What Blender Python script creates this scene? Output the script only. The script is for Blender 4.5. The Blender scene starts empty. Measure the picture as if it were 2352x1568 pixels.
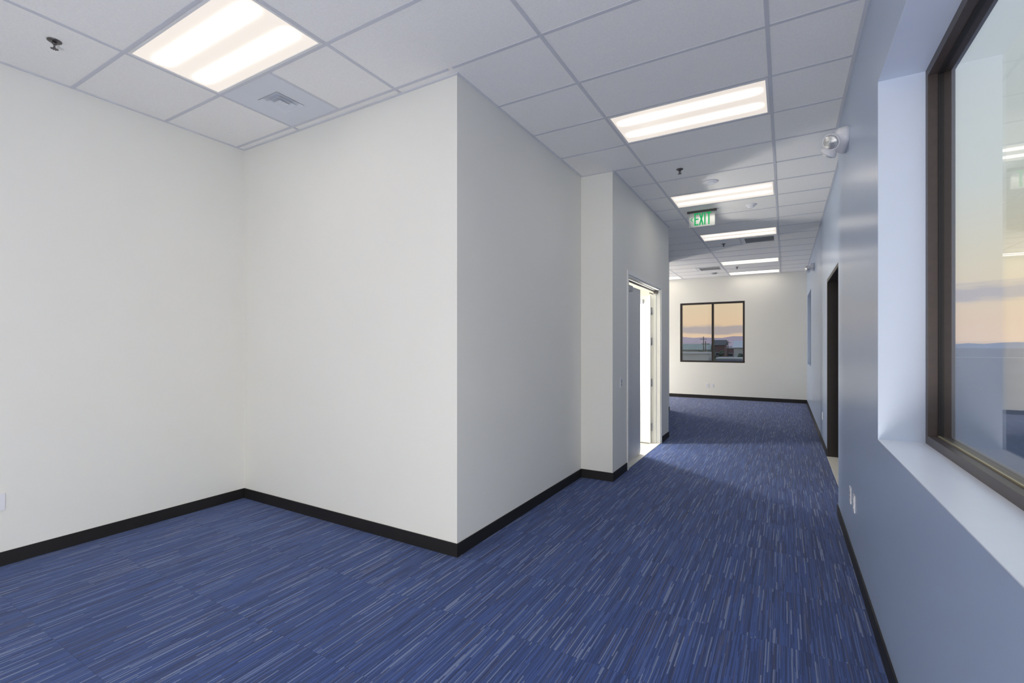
import bpy, bmesh, math, random
from mathutils import Vector, Matrix

C = bpy.context.scene.collection
SC = bpy.context.scene
random.seed(7)
PI = math.pi

# ---------------------------------------------------------------- camera
YAW = math.radians(30.1)
EYE = 1.5            # camera height
H = 3.42             # ceiling height
cam_d = bpy.data.cameras.new('camera')
cam = bpy.data.objects.new('camera', cam_d)
C.objects.link(cam)
cam.location = (0, 0, EYE)
cam.rotation_euler = (PI / 2, 0, YAW)
cam_d.sensor_width = 36
cam_d.lens = 1080 / 2352 * 36
cam_d.shift_y = 9 / 2352
cam_d.clip_start = 0.02
cam_d.clip_end = 8000
SC.camera = cam
SC.view_settings.view_transform = 'Standard'
SC.view_settings.look = 'None'
SC.view_settings.gamma = 1
SC.view_settings.use_curve_mapping = False
SC.view_settings.exposure = 0.13
SC.cycles.diffuse_bounces = 8
SC.cycles.max_bounces = 14
SC.cycles.transparent_max_bounces = 16

# ---------------------------------------------------------------- light levels
LAMP_BASE = 0.70     # dim part of a troffer lens
LAMP_TUBE = 6.0      # lens right under a tube
FLASH_FILL = 315     # unseen fill flash added behind the camera
FLASH_BATH = 108      # bright lamp inside the washroom
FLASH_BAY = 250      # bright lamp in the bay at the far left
SKY = 1.08

# ---------------------------------------------------------------- node helpers
def mat(name):
    m = bpy.data.materials.new(name)
    m.use_nodes = True
    nt = m.node_tree
    for n in list(nt.nodes):
        nt.nodes.remove(n)
    out = nt.nodes.new('ShaderNodeOutputMaterial')
    return m, nt, out


def N(nt, typ, ins=None, **kw):
    n = nt.nodes.new(typ)
    for k, v in kw.items():
        setattr(n, k, v)
    for k, v in (ins or {}).items():
        if isinstance(v, bpy.types.NodeSocket):
            nt.links.new(v, n.inputs[k])
        else:
            n.inputs[k].default_value = v
    return n


def math_(nt, op, a, b=None, c=None, clamp=False):
    n = nt.nodes.new('ShaderNodeMath')
    n.operation = op
    n.use_clamp = clamp
    for i, v in enumerate((a, b, c)):
        if v is None:
            continue
        if isinstance(v, bpy.types.NodeSocket):
            nt.links.new(v, n.inputs[i])
        else:
            n.inputs[i].default_value = v
    return n.outputs[0]


def ramp(nt, fac, stops, interp='LINEAR'):
    n = nt.nodes.new('ShaderNodeValToRGB')
    n.color_ramp.interpolation = interp
    e = n.color_ramp.elements
    while len(e) < len(stops):
        e.new(0.5)
    for i, (p, c) in enumerate(stops):
        e[i].position = p
        e[i].color = (*c, 1)
    nt.links.new(fac, n.inputs[0])
    return n.outputs[0]


def mix(nt, fac, a, b, blend='MIX'):
    n = nt.nodes.new('ShaderNodeMix')
    n.data_type = 'RGBA'
    n.blend_type = blend
    for sock, v in ((n.inputs[0], fac), (n.inputs[6], a), (n.inputs[7], b)):
        if isinstance(v, bpy.types.NodeSocket):
            nt.links.new(v, sock)
        elif isinstance(v, tuple):
            sock.default_value = (*v, 1)
        else:
            sock.default_value = v
    return n.outputs[2]


def simple(name, col, rough=0.5, metal=0.0, spec=0.5, var=0.03, vscale=6.0, bump=0.0, bscale=300.0, coat=0.0):
    m, nt, out = mat(name)
    tc = N(nt, 'ShaderNodeTexCoord')
    nz = N(nt, 'ShaderNodeTexNoise', {'Vector': tc.outputs['Object'], 'Scale': vscale, 'Detail': 4.0})
    dark = tuple(max(0, c * (1 - var)) for c in col)
    lite = tuple(min(1, c * (1 + var)) for c in col)
    colr = ramp(nt, nz.outputs['Fac'], [(0.3, dark), (0.7, lite)])
    b = N(nt, 'ShaderNodeBsdfPrincipled', {'Base Color': colr, 'Roughness': rough, 'Metallic': metal,
                                            'Specular IOR Level': spec, 'Coat Weight': coat})
    if bump > 0:
        n2 = N(nt, 'ShaderNodeTexNoise', {'Vector': tc.outputs['Object'], 'Scale': bscale, 'Detail': 2.0})
        bp = N(nt, 'ShaderNodeBump', {'Height': n2.outputs['Fac'], 'Strength': bump, 'Distance': 0.002})
        nt.links.new(bp.outputs[0], b.inputs['Normal'])
    nt.links.new(b.outputs[0], out.inputs[0])
    return m


# ---------------------------------------------------------------- world: dusk sky
w = bpy.data.worlds.new('dusk_sky')
SC.world = w
w.use_nodes = True
nt = w.node_tree
for n in list(nt.nodes):
    nt.nodes.remove(n)
wo = nt.nodes.new('ShaderNodeOutputWorld')
bg = nt.nodes.new('ShaderNodeBackground')
nt.links.new(bg.outputs[0], wo.inputs[0])
tc = N(nt, 'ShaderNodeTexCoord')
sep = N(nt, 'ShaderNodeSeparateXYZ', {0: tc.outputs['Generated']})
z = sep.outputs[2]
sky = ramp(nt, math_(nt, 'MULTIPLY_ADD', z, 0.5, 0.5), [
    (0.0, (0.10, 0.12, 0.16)), (0.498, (0.10, 0.12, 0.16)), (0.502, (0.66, 0.47, 0.33)),
    (0.520, (0.66, 0.48, 0.32)), (0.560, (0.62, 0.54, 0.37)), (0.62, (0.52, 0.55, 0.50)),
    (0.74, (0.48, 0.54, 0.58)), (0.85, (0.46, 0.58, 0.80)), (1.0, (0.40, 0.56, 0.86))])
mp = N(nt, 'ShaderNodeMapping', {0: tc.outputs['Generated'], 'Scale': (2.6, 2.6, 34.0), 'Location': (3.1, 0.4, 0.35)})
nz = N(nt, 'ShaderNodeTexNoise', {'Vector': mp.outputs[0], 'Scale': 1.5, 'Detail': 6.0, 'Roughness': 0.55})
wav = N(nt, 'ShaderNodeTexNoise', {'Vector': tc.outputs['Generated'], 'Scale': 7.0, 'Detail': 4.0})
zz = math_(nt, 'ADD', z, math_(nt, 'MULTIPLY', math_(nt, 'SUBTRACT', wav.outputs['Fac'], 0.5), 0.035))
# two cloud banks: a low one to the north, a slightly higher one towards the east
xr = N(nt, 'ShaderNodeMapRange', {0: sep.outputs[0], 1: -0.02, 2: 0.22})
ctr = math_(nt, 'MULTIPLY_ADD', xr.outputs[0], 0.046, 0.034)
dd = math_(nt, 'DIVIDE', math_(nt, 'SUBTRACT', zz, ctr), math_(nt, 'MULTIPLY_ADD', xr.outputs[0], 0.006, 0.009))
bank = math_(nt, 'POWER', 2.71828, math_(nt, 'MULTIPLY', math_(nt, 'MULTIPLY', dd, dd), -1.0))
cl = N(nt, 'ShaderNodeMapRange', {0: math_(nt, 'ADD', nz.outputs['Fac'], math_(nt, 'MULTIPLY', bank, 0.42)), 1: 0.66, 2: 0.84})
band = N(nt, 'ShaderNodeMapRange', {0: z, 1: 0.008, 2: 0.02})
cm = math_(nt, 'MULTIPLY', math_(nt, 'MULTIPLY', cl.outputs[0], band.outputs[0]), 0.85)
skyc = mix(nt, cm, sky, (0.33, 0.30, 0.32))
nt.links.new(skyc, bg.inputs[0])
bg.inputs[1].default_value = SKY


# washroom and bay lamps draw the ceiling shadows; the fill flash is added
def point(name, loc, watts, radius, col=(1, 0.97, 0.92)):
    l = bpy.data.lights.new(name, 'POINT')
    l.energy = watts
    l.shadow_soft_size = radius
    l.color = col
    o = bpy.data.objects.new(name, l)
    C.objects.link(o)
    o.location = loc
    return o


point('fill_flash', (0.05, -1.7, 0.42), FLASH_FILL, 0.30, (1.0, 0.96, 0.90))  # unseen, added to lift the near walls and ceiling
point('washroom_lamp', (-2.30, 6.94, 1.50), FLASH_BATH, 0.05)
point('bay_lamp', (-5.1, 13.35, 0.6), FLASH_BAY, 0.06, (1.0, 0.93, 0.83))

# ---------------------------------------------------------------- materials
M = {}
M['wall'] = simple('white_wall_paint', (0.81, 0.80, 0.74), 0.55, spec=0.3, var=0.008, vscale=2, bump=0.05, bscale=180)
M['blue_wall'] = simple('blue_grey_wall_paint', (0.42, 0.51, 0.67), 0.28, spec=0.55, var=0.01, vscale=2, bump=0.05, bscale=120)
M['reveal'] = simple('reveal_paint', (0.68, 0.76, 0.90), 0.45, var=0.01)
M['panel'] = simple('ceiling_panel_fibre', (0.88, 0.87, 0.84), 0.9, spec=0.1, var=0.03, vscale=90, bump=0.25, bscale=160)
M['tee'] = simple('ceiling_grid_paint', (0.60, 0.61, 0.65), 0.5, var=0.01)
M['angle'] = simple('wall_angle_paint', (0.66, 0.67, 0.70), 0.5, var=0.01)
M['black_base'] = simple('black_rubber_base', (0.012, 0.011, 0.011), 0.55, spec=0.4, var=0.1, bump=0.1)
M['white_plastic'] = simple('white_plastic', (0.80, 0.80, 0.83), 0.35, var=0.01)
M['grey_plastic'] = simple('grey_plastic', (0.36, 0.37, 0.39), 0.4, var=0.02)
M['dark_slot'] = simple('dark_slot', (0.03, 0.03, 0.03), 0.6)
M['white_metal'] = simple('white_enamel_metal', (0.78, 0.78, 0.78), 0.35, var=0.01)
M['bronze'] = simple('dark_bronze_aluminium', (0.082, 0.064, 0.060), 0.42, metal=0.25, spec=0.5, var=0.08, vscale=25)
M['bronze_dark'] = simple('near_black_bronze', (0.022, 0.017, 0.016), 0.45, metal=0.2, var=0.08, vscale=25)
M['gasket'] = simple('brassy_gasket', (0.42, 0.36, 0.22), 0.4, metal=0.5)
M['black_gap'] = simple('black_gasket', (0.015, 0.014, 0.015), 0.6)
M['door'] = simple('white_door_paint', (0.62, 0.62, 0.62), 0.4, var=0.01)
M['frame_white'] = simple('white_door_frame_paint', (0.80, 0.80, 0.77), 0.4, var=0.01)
M['steel'] = simple('brushed_steel', (0.45, 0.45, 0.46), 0.35, metal=0.9, var=0.05)
M['dark_steel'] = simple('dark_steel', (0.10, 0.09, 0.09), 0.4, metal=0.7)
M['chrome'] = simple('faceted_reflector', (0.74, 0.74, 0.73), 0.38, metal=0.6, var=0.25, vscale=60, bump=1.0, bscale=70)
M['sprinkler'] = simple('sprinkler_metal', (0.13, 0.12, 0.12), 0.35, metal=0.8)
M['threshold'] = simple('pale_threshold', (0.72, 0.71, 0.66), 0.4, var=0.02)
M['tilefloor'] = simple('washroom_floor', (0.50, 0.49, 0.46), 0.4, var=0.04)
M['green'] = None
M['slat'] = simple('vent_slat_enamel', (0.78, 0.78, 0.76), 0.4)
M['sill'] = simple('window_sill_paint', (0.84, 0.87, 0.92), 0.35, var=0.01)
M['recess'] = simple('diffuser_throat', (0.62, 0.64, 0.69), 0.6)


def glass_mat(name, boost=1.0, tint=(0.97, 0.98, 0.98)):
    m, nt, out = mat(name)
    geo = N(nt, 'ShaderNodeNewGeometry')
    ior = math_(nt, 'MULTIPLY_ADD', geo.outputs['Backfacing'], 1 / 1.5 - 1.5, 1.5)
    fr = N(nt, 'ShaderNodeFresnel', {'IOR': ior})
    f = math_(nt, 'MULTIPLY', fr.outputs[0], boost, clamp=True)
    tr = N(nt, 'ShaderNodeBsdfTransparent', {'Color': (*tint, 1)})
    gl = N(nt, 'ShaderNodeBsdfGlossy', {'Roughness': 0.0, 'Color': (1, 1, 1, 1)})
    mx = N(nt, 'ShaderNodeMixShader', {0: f, 1: tr.outputs[0], 2: gl.outputs[0]})
    nt.links.new(mx.outputs[0], out.inputs[0])
    return m


M['glass'] = glass_mat('window_glass', 0.68)


def acrylic():
    m, nt, out = mat('mirrored_acrylic')
    tr = N(nt, 'ShaderNodeBsdfTransparent', {'Color': (0.9, 0.93, 0.9, 1)})
    gl = N(nt, 'ShaderNodeBsdfGlossy', {'Roughness': 0.22, 'Color': (0.95, 0.97, 0.95, 1)})
    mx = N(nt, 'ShaderNodeMixShader', {0: 0.30, 1: tr.outputs[0], 2: gl.outputs[0]})
    nt.links.new(mx.outputs[0], out.inputs[0])
    return m


M['acrylic'] = acrylic()


def green_glow():
    m, nt, out = mat('green_letter_glow')
    b = N(nt, 'ShaderNodeBsdfPrincipled', {'Base Color': (0.01, 0.25, 0.06, 1), 'Roughness': 0.5,
                                           'Emission Color': (0.01, 0.42, 0.13, 1), 'Emission Strength': 0.6})
    nt.links.new(b.outputs[0], out.inputs[0])
    return m


M['green'] = green_glow()


def lens_mat():
    """acrylic lens of a two-tube troffer: brightest under the tubes"""
    m, nt, out = mat('troffer_lens')
    tc = N(nt, 'ShaderNodeTexCoord')
    s = N(nt, 'ShaderNodeSeparateXYZ', {0: tc.outputs['Object']})
    x, y = s.outputs[0], s.outputs[1]
    ay = math_(nt, 'ABSOLUTE', y)
    d = math_(nt, 'DIVIDE', math_(nt, 'SUBTRACT', ay, 0.125), 0.037)
    g = math_(nt, 'POWER', 2.71828, math_(nt, 'MULTIPLY', math_(nt, 'MULTIPLY', d, d), -1.0))
    ends = N(nt, 'ShaderNodeMapRange', {0: math_(nt, 'ABSOLUTE', x), 1: 0.575, 2: 0.45}, interpolation_type='SMOOTHSTEP')
    t = math_(nt, 'MULTIPLY', g, ends.outputs[0])
    nz = N(nt, 'ShaderNodeTexNoise', {'Vector': tc.outputs['Object'], 'Scale': 120.0})
    st = math_(nt, 'MULTIPLY_ADD', t, LAMP_TUBE, LAMP_BASE)
    st = math_(nt, 'MULTIPLY', st, math_(nt, 'MULTIPLY_ADD', nz.outputs['Fac'], 0.06, 0.97))
    col = mix(nt, t, (1.0, 0.90, 0.80), (1.0, 0.94, 0.86))
    b = N(nt, 'ShaderNodeBsdfPrincipled', {'Base Color': (0.25, 0.25, 0.25, 1), 'Roughness': 0.3,
                                           'Emission Color': col, 'Emission Strength': st})
    nt.links.new(b.outputs[0], out.inputs[0])
    return m


M['lens'] = lens_mat()


def carpet_mat():
    m, nt, out = mat('blue_striped_carpet')
    tc = N(nt, 'ShaderNodeTexCoord')
    oi = N(nt, 'ShaderNodeObjectInfo')
    s = N(nt, 'ShaderNodeSeparateXYZ', {0: tc.outputs['Object']})
    x, y = s.outputs[0], s.outputs[1]
    rnd = oi.outputs['Random']
    # slight waviness of the yarn rows
    wob = N(nt, 'ShaderNodeTexNoise', {'Vector': tc.outputs['Object'], 'Scale': 9.0, 'Detail': 1.0})
    x = math_(nt, 'ADD', x, math_(nt, 'MULTIPLY', wob.outputs['Fac'], 0.0025))

    def streak(width, length, seed):
        line = math_(nt, 'FLOOR', math_(nt, 'DIVIDE', x, width))
        l2 = math_(nt, 'ADD', line, math_(nt, 'MULTIPLY', rnd, 977.0 + seed))
        w1 = N(nt, 'ShaderNodeTexWhiteNoise', {'W': l2}, noise_dimensions='1D')
        seg = math_(nt, 'FLOOR', math_(nt, 'ADD', math_(nt, 'DIVIDE', y, length), math_(nt, 'MULTIPLY', w1.outputs[0], 9.7)))
        v = N(nt, 'ShaderNodeCombineXYZ', {0: l2, 1: seg, 2: float(seed)})
        w2 = N(nt, 'ShaderNodeTexWhiteNoise', {'Vector': v.outputs[0]}, noise_dimensions='3D')
        return w2.outputs[0]
    a = streak(0.0034, 0.30, 1)
    b_ = streak(0.0065, 0.47, 2)
    c_ = streak(0.0062, 0.26, 3)
    e_ = streak(0.030, 0.61, 4)
    base = ramp(nt, a, [(0.0, (0.050, 0.070, 0.155)), (0.35, (0.074, 0.108, 0.245)), (0.7, (0.090, 0.142, 0.345)), (1.0, (0.135, 0.185, 0.385))])
    dk = N(nt, 'ShaderNodeMapRange', {0: b_, 1: 0.70, 2: 0.92})
    col = mix(nt, math_(nt, 'MULTIPLY', dk.outputs[0], 0.7), base, (0.050, 0.062, 0.125))
    g2 = N(nt, 'ShaderNodeMapRange', {0: e_, 1: 0.2, 2: 1.0})
    col = mix(nt, math_(nt, 'MULTIPLY', g2.outputs[0], 0.2), col, (0.105, 0.145, 0.285))
    lt = math_(nt, 'GREATER_THAN', c_, 0.925)
    col = mix(nt, math_(nt, 'MULTIPLY', lt, 0.75), col, (0.39, 0.39, 0.48))
    br = math_(nt, 'GREATER_THAN', math_(nt, 'SUBTRACT', 1.0, c_), 0.93)
    col = mix(nt, math_(nt, 'MULTIPLY', br, 0.5), col, (0.16, 0.13, 0.15))
    lt2 = math_(nt, 'GREATER_THAN', a, 0.93)
    col = mix(nt, math_(nt, 'MULTIPLY', lt2, 0.45), col, (0.27, 0.30, 0.45))
    fz = N(nt, 'ShaderNodeTexNoise', {'Vector': tc.outputs['Object'], 'Scale': 420.0, 'Detail': 2.0})
    fzr = N(nt, 'ShaderNodeMapRange', {0: fz.outputs['Fac'], 1: 0.3, 2: 0.7, 3: 0.75, 4: 1.25})
    sc = N(nt, 'ShaderNodeVectorMath', {0: mix(nt, 1.0, col, (0.58, 0.69, 0.84), 'MULTIPLY'), 1: fzr.outputs[0]}, operation='MULTIPLY')
    bs = N(nt, 'ShaderNodeBsdfPrincipled', {'Base Color': sc.outputs[0], 'Roughness': 0.95, 'Specular IOR Level': 0.12,
                                            'Sheen Weight': 0.15, 'Sheen Roughness': 0.5})
    hb = math_(nt, 'MULTIPLY_ADD', fz.outputs['Fac'], 0.6, a)
    bp = N(nt, 'ShaderNodeBump', {'Height': hb, 'Strength': 0.35, 'Distance': 0.003})
    nt.links.new(bp.outputs[0], bs.inputs['Normal'])
    nt.links.new(bs.outputs[0], out.inputs[0])
    return m


M['carpet'] = carpet_mat()


# ---------------------------------------------------------------- geometry helpers
class MB:
    def __init__(self):
        self.v, self.f, self.smooth = [], [], set()

    def box(self, x0, x1, y0, y1, z0, z1):
        b = len(self.v)
        self.v += [(x0, y0, z0), (x1, y0, z0), (x1, y1, z0), (x0, y1, z0), (x0, y0, z1), (x1, y0, z1), (x1, y1, z1), (x0, y1, z1)]
        self.f += [tuple(b + i for i in q) for q in ((0, 3, 2, 1), (4, 5, 6, 7), (0, 1, 5, 4), (1, 2, 6, 5), (2, 3, 7, 6), (3, 0, 4, 7))]
        return self

    def quadprism(self, pts, axis_vec):
        """polygon pts extruded by axis_vec"""
        b = len(self.v)
        n = len(pts)
        self.v += [tuple(p) for p in pts] + [tuple(Vector(p) + Vector(axis_vec)) for p in pts]
        self.f.append(tuple(b + i for i in range(n)))
        self.f.append(tuple(b + n + i for i in reversed(range(n))))
        for i in range(n):
            j = (i + 1) % n
            self.f.append((b + i, b + n + i, b + n + j, b + j))
        return self

    def lathe(self, prof, axis='Z', c=(0, 0, 0), seg=24):
        """prof: list of (radius, height) from one end to the other"""
        b = len(self.v)
        f0 = len(self.f)
        for r, h in prof:
            for k in range(seg):
                a = 2 * PI * k / seg
                p = (r * math.cos(a), r * math.sin(a), h)
                if axis == 'X':
                    p = (p[2], p[0], p[1])
                elif axis == 'Y':
                    p = (p[1], p[2], p[0])
                self.v.append((p[0] + c[0], p[1] + c[1], p[2] + c[2]))
        for i in range(len(prof) - 1):
            for k in range(seg):
                j = (k + 1) % seg
                self.f.append((b + i * seg + k, b + i * seg + j, b + (i + 1) * seg + j, b + (i + 1) * seg + k))
        self.f.append(tuple(b + k for k in reversed(range(seg))))
        self.f.append(tuple(b + (len(prof) - 1) * seg + k for k in range(seg)))
        self.smooth.update(range(f0, len(self.f) - 2))
        return self

    def build(self, name, m, parent=None, loc=(0, 0, 0), bevel=0.0, fix=False, rot=None):
        me = bpy.data.meshes.new(name)
        me.from_pydata(self.v, [], self.f)
        bm = bmesh.new()
        bm.from_mesh(me)
        bmesh.ops.recalc_face_normals(bm, faces=bm.faces)
        for i, f in enumerate(bm.faces):
            f.smooth = i in self.smooth
        if bevel > 0:
            bmesh.ops.bevel(bm, geom=[e for e in bm.edges if e.is_manifold and e.calc_face_angle(0) > 0.7], offset=bevel, segments=2, affect='EDGES', profile=0.7)
        bm.to_mesh(me)
        bm.free()
        me.materials.append(m)
        o = bpy.data.objects.new(name, me)
        C.objects.link(o)
        o.location = loc
        if rot:
            o.rotation_euler = rot
        if parent:
            o.parent = parent
        return o


def box(name, m, x0, x1, y0, y1, z0, z1, parent=None, bevel=0.0):
    return MB().box(x0, x1, y0, y1, z0, z1).build(name, m, parent, bevel=bevel)


def lbox(name, m, x0, x1, y0, y1, z0, z1, parent=None, bevel=0.0):
    """box with its origin at its own centre"""
    cx, cy, cz = (x0 + x1) / 2, (y0 + y1) / 2, (z0 + z1) / 2
    return MB().box(x0 - cx, x1 - cx, y0 - cy, y1 - cy, z0 - cz, z1 - cz).build(name, m, parent, (cx, cy, cz), bevel=bevel)


def struct(o, label=None, cat=None):
    o['kind'] = 'structure'
    if label:
        o['label'] = label
    if cat:
        o['category'] = cat
    return o


def empty(name, loc, rz=0):
    o = bpy.data.objects.new(name, None)
    o.empty_display_size = 0.1
    C.objects.link(o)
    o.location = loc
    o.rotation_euler = (0, 0, rz)
    return o


def thing(name, label, cat, loc=(0, 0, 0), rz=0, group=None):
    o = empty(name, loc, rz)
    o['label'] = label
    o['category'] = cat
    if group:
        o['group'] = group
    return o


def dup(root, loc, rz=None, label=None):
    r = root.copy()
    C.objects.link(r)
    r.location = loc
    if rz is not None:
        r.rotation_euler = (0, 0, rz)
    if label:
        r['label'] = label
    for ch in list(root.children):
        c = ch.copy()
        C.objects.link(c)
        c.parent = r
        for g in list(ch.children):
            d = g.copy()
            C.objects.link(d)
            d.parent = c
    return r


# ---------------------------------------------------------------- layout constants
XL = -4.61           # left wall of the left bay
XB = -2.01           # side of the white block
YB = 2.69            # front of the white block
XS = -1.64           # corridor wall with the double door
YS = 5.04            # step in the wall
YE = 7.93            # end of the wall with the double door
XE = -2.30           # set-back wall beyond
YF = 11.20           # where the far bay opens
YW = 14.30           # far wall
XR = 0.41            # near right wall
XR2 = 0.50           # right wall beyond the pier
YR = 5.03            # pier end
XO = 0.70            # outer face of the right wall
YREAR = -4.6
XFL = -9.5           # far bay, left end
D1 = (5.63, 7.36, 2.36)      # double door opening y0, y1, head
D2 = (5.95, 7.63, 2.39)      # dark doorway in the right wall
ZW0, ZW1 = 1.02, 2.84        # big window
T = 0.12

# ---------------------------------------------------------------- floor and carpet
GXX, GYY = -1.31, 2.61       # ceiling grid origin
MX, MY = 1.22, 0.61
fl = struct(box('floor', M['carpet'], XFL, XO, YREAR, YW + 0.2, -0.30, -0.008),
            'blue carpeted floor with fine lengthwise streaks and long brighter flecks', 'floor')

floor_rects = [(XL, XR, -0.6, YB), (XB, XR, YB, YS), (XS, XR2, YS, YE), (XE, XR2, YE, YF), (-4.2, XR2, YF, YW)]


def clip(c0, c1, rects):
    out = []
    for (x0, x1, y0, y1) in rects:
        a0, a1 = max(c0[0], x0), min(c1[0], x1)
        b0, b1 = max(c0[1], y0), min(c1[1], y1)
        if a1 - a0 > 0.004 and b1 - b0 > 0.004:
            out.append((a0, a1, b0, b1))
    return out


def union_poly(parts):
    """merge clipped pieces of one cell: returns list of rects, joined into one mesh"""
    return parts


ty0, tx0 = 2.755 - 0.61 * 6, -1.75 - 0.61 * 5
cache = {}
for i in range(10):
    for j in range(28):
        cx0, cy0 = tx0 + i * 0.61, ty0 + j * 0.603
        ps = clip((cx0, cy0), (cx0 + 0.61, cy0 + 0.603), floor_rects)
        if not ps:
            continue
        mb = MB()
        mx_, my_ = cx0 + 0.305, cy0 + 0.3015
        g = 0.0004
        key = tuple(round(v, 4) for p in ps for v in (p[0] - mx_, p[1] - mx_, p[2] - my_, p[3] - my_))
        if key in cache:
            o = cache[key].copy()
            C.objects.link(o)
            o.location = (mx_, my_, 0)
            continue
        for (a0, a1, b0, b1) in ps:
            a0 += g if a0 == cx0 else 0
            a1 -= g if abs(a1 - cx0 - 0.61) < 1e-6 else 0
            b0 += g if b0 == cy0 else 0
            b1 -= g if abs(b1 - cy0 - 0.603) < 1e-6 else 0
            mb.box(a0 - mx_, a1 - mx_, b0 - my_, b1 - my_, -0.0075, 0.0)
        o = mb.build('carpet_tile', M['carpet'], fl, (mx_, my_, 0))
        cache[key] = o

# ---------------------------------------------------------------- walls
struct(box('wall_left', M['wall'], XL - T, XL, YREAR, YB + 0.0, -0.008, H + 0.02), 'long plain white wall at the far left of the picture', 'wall')
# white block: front + side + step face, built as one L-shaped shell
mb = MB()
mb.box(XL - T, XB, YB, YB + T, -0.008, H + 0.02)
mb.box(XB - T, XB, YB + T, YS, -0.008, H + 0.02)
struct(mb.build('wall_block', M['wall']), 'white wall corner jutting into the room, front and side faces', 'wall')
mb = MB()
mb.box(XB - T, XS, YS, YS + T, -0.008, H + 0.02)
mb.box(XS - T, XS, YS + T, D1[0] - 0.0, -0.008, H + 0.02)
mb.box(XS - T, XS, D1[1], YE, -0.008, H + 0.02)
mb.box(XS - T, XS, D1[0], D1[1], D1[2], H + 0.02)
mb.box(XE - T, XS - T, YE - T, YE, -0.008, H + 0.02)
struct(mb.build('wall_corridor', M['wall']), 'stepped white corridor wall around the white double door', 'wall')
mb = MB()
mb.box(XE - T, XE, YE, YF, -0.008, H + 0.02)
mb.box(XFL, XE - T, YF - T, YF, -0.008, H + 0.02)
struct(mb.build('wall_recess', M['wall']), 'narrow strip of white wall set back beyond the corridor corner', 'wall')

# far wall with window opening
BW = (-2.63, -0.94, 1.02, 2.72)
mb = MB()
mb.box(XFL, BW[0], YW, YW + 0.2, -0.008, H + 0.02)
mb.box(BW[1], XO, YW, YW + 0.2, -0.008, H + 0.02)
mb.box(BW[0], BW[1], YW, YW + 0.2, -0.008, BW[2])
mb.box(BW[0], BW[1], YW, YW + 0.2, BW[3], H + 0.02)
struct(mb.build('wall_back', M['wall']), 'far white end wall with the two-pane sunset window', 'wall')
struct(box('wall_far_left', M['wall'], XFL - T, XFL, YF - T, YW + 0.2, -0.008, H + 0.02), 'end wall of the far left bay, out of view', 'wall')
struct(box('wall_rear', M['wall'], XL - T, XO, YREAR - T, YREAR, -0.008, H + 0.02), 'white wall behind the camera', 'wall')

# right wall (blue grey): pier part and set-back part
WN = (0.30, 3.00)     # big window, near one
WB = (-3.2, -0.3)     # a second one behind the camera
W3 = (12.13, 13.95, 1.04, 2.74)
XP = 0.66             # depth of painted part


def wall_with_holes(mb, x0, x1, y0, y1, holes):
    """holes: list of (ya, yb, za, zb), sorted"""
    y = y0
    for (a, b, c, d) in holes:
        mb.box(x0, x1, y, a, -0.008, H + 0.02)
        if c > 0.02:
            mb.box(x0, x1, a, b, -0.008, c)
        mb.box(x0, x1, a, b, d, H + 0.02)
        y = b
    mb.box(x0, x1, y, y1, -0.008, H + 0.02)


mb = MB()
wall_with_holes(mb, XR, XO, YREAR, YR, [(WB[0], WB[1], ZW0, ZW1), (WN[0], WN[1], ZW0, ZW1)])
wr = struct(mb.build('wall_right', M['blue_wall']), 'blue-grey satin painted wall beside the camera on the right', 'wall')
# white painted returns of the window openings (thin plaster skins)
for k, (a, b) in enumerate((WB, WN)):
    s = 0.004
    mb = MB()
    mb.box(XR + 0.0005, XP - 0.02, b - s, b + 0.0, ZW0, ZW1)
    mb.box(XR + 0.0005, XP - 0.02, a, a + s, ZW0, ZW1)
    mb.box(XR + 0.0005, XP - 0.02, a + s, b - s, ZW1 - s, ZW1)
    o = mb.build('reveal', M['reveal'], wr)
    o['label'] = 'pale painted return of the window opening'
    o = box('window_sill', M['sill'], XR - 0.0005, XP - 0.02, a + s, b - s, ZW0, ZW0 + s, wr)
    o['label'] = 'pale painted window sill'
mb = MB()
wall_with_holes(mb, XR2, XO, YR, YW, [(D2[0], D2[1], 0, D2[2]), W3])
struct(mb.build('wall_right_far', M['blue_wall']), 'blue-grey wall further down the corridor, with the dark doorway', 'wall')


# ---------------------------------------------------------------- baseboards
def base(name, segs, label):
    mb = MB()
    for (x0, x1, y0, y1) in segs:
        mb.box(x0, x1, y0, y1, 0.0, 0.095)
    return struct(mb.build(name, M['black_base'], bevel=0.002), label, 'baseboard')


b = 0.009
base('baseboard_left', [(XL, XL + b, YREAR, YB - b)], 'black rubber baseboard along the far left wall')
base('baseboard_block', [(XL, XB + b, YB - b, YB), (XB, XB + b, YB, YS - b)], 'black rubber baseboard wrapping the jutting white corner')
base('baseboard_corridor', [(XB, XS + b, YS - b, YS), (XS, XS + b, YS, D1[0] - 0.055)], 'black rubber baseboard round the wall step before the door')
base('baseboard_corner', [(XS, XS + b, D1[1] + 0.055, YE), (XE, XS + b, YE, YE + b)], 'short black baseboard just past the double door')
base('baseboard_recess', [(XE, XE + b, YE + b, YF), (XFL, XE + b, YF, YF + b)], 'black baseboard on the set-back strip of wall')
base('baseboard_back', [(XFL, XR2 - b, YW - b, YW)], 'black baseboard under the far window')
base('baseboard_right', [(XR - b, XR, YREAR, YR), (XR - b, XR2, YR, YR + b)], 'black baseboard along the blue-grey wall at right')
base('baseboard_right_far', [(XR2 - b, XR2, YR + b, D2[0] - 0.03), (XR2 - b, XR2, D2[1] + 0.03, YW - b)], 'black baseboard beyond the dark doorway')

# ---------------------------------------------------------------- ceiling
ce = struct(box('ceiling', M['panel'], XFL, XO, YREAR, YW + 0.2, H + 0.022, H + 0.25),
            'suspended white tile ceiling with a grey metal grid', 'ceiling')
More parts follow.
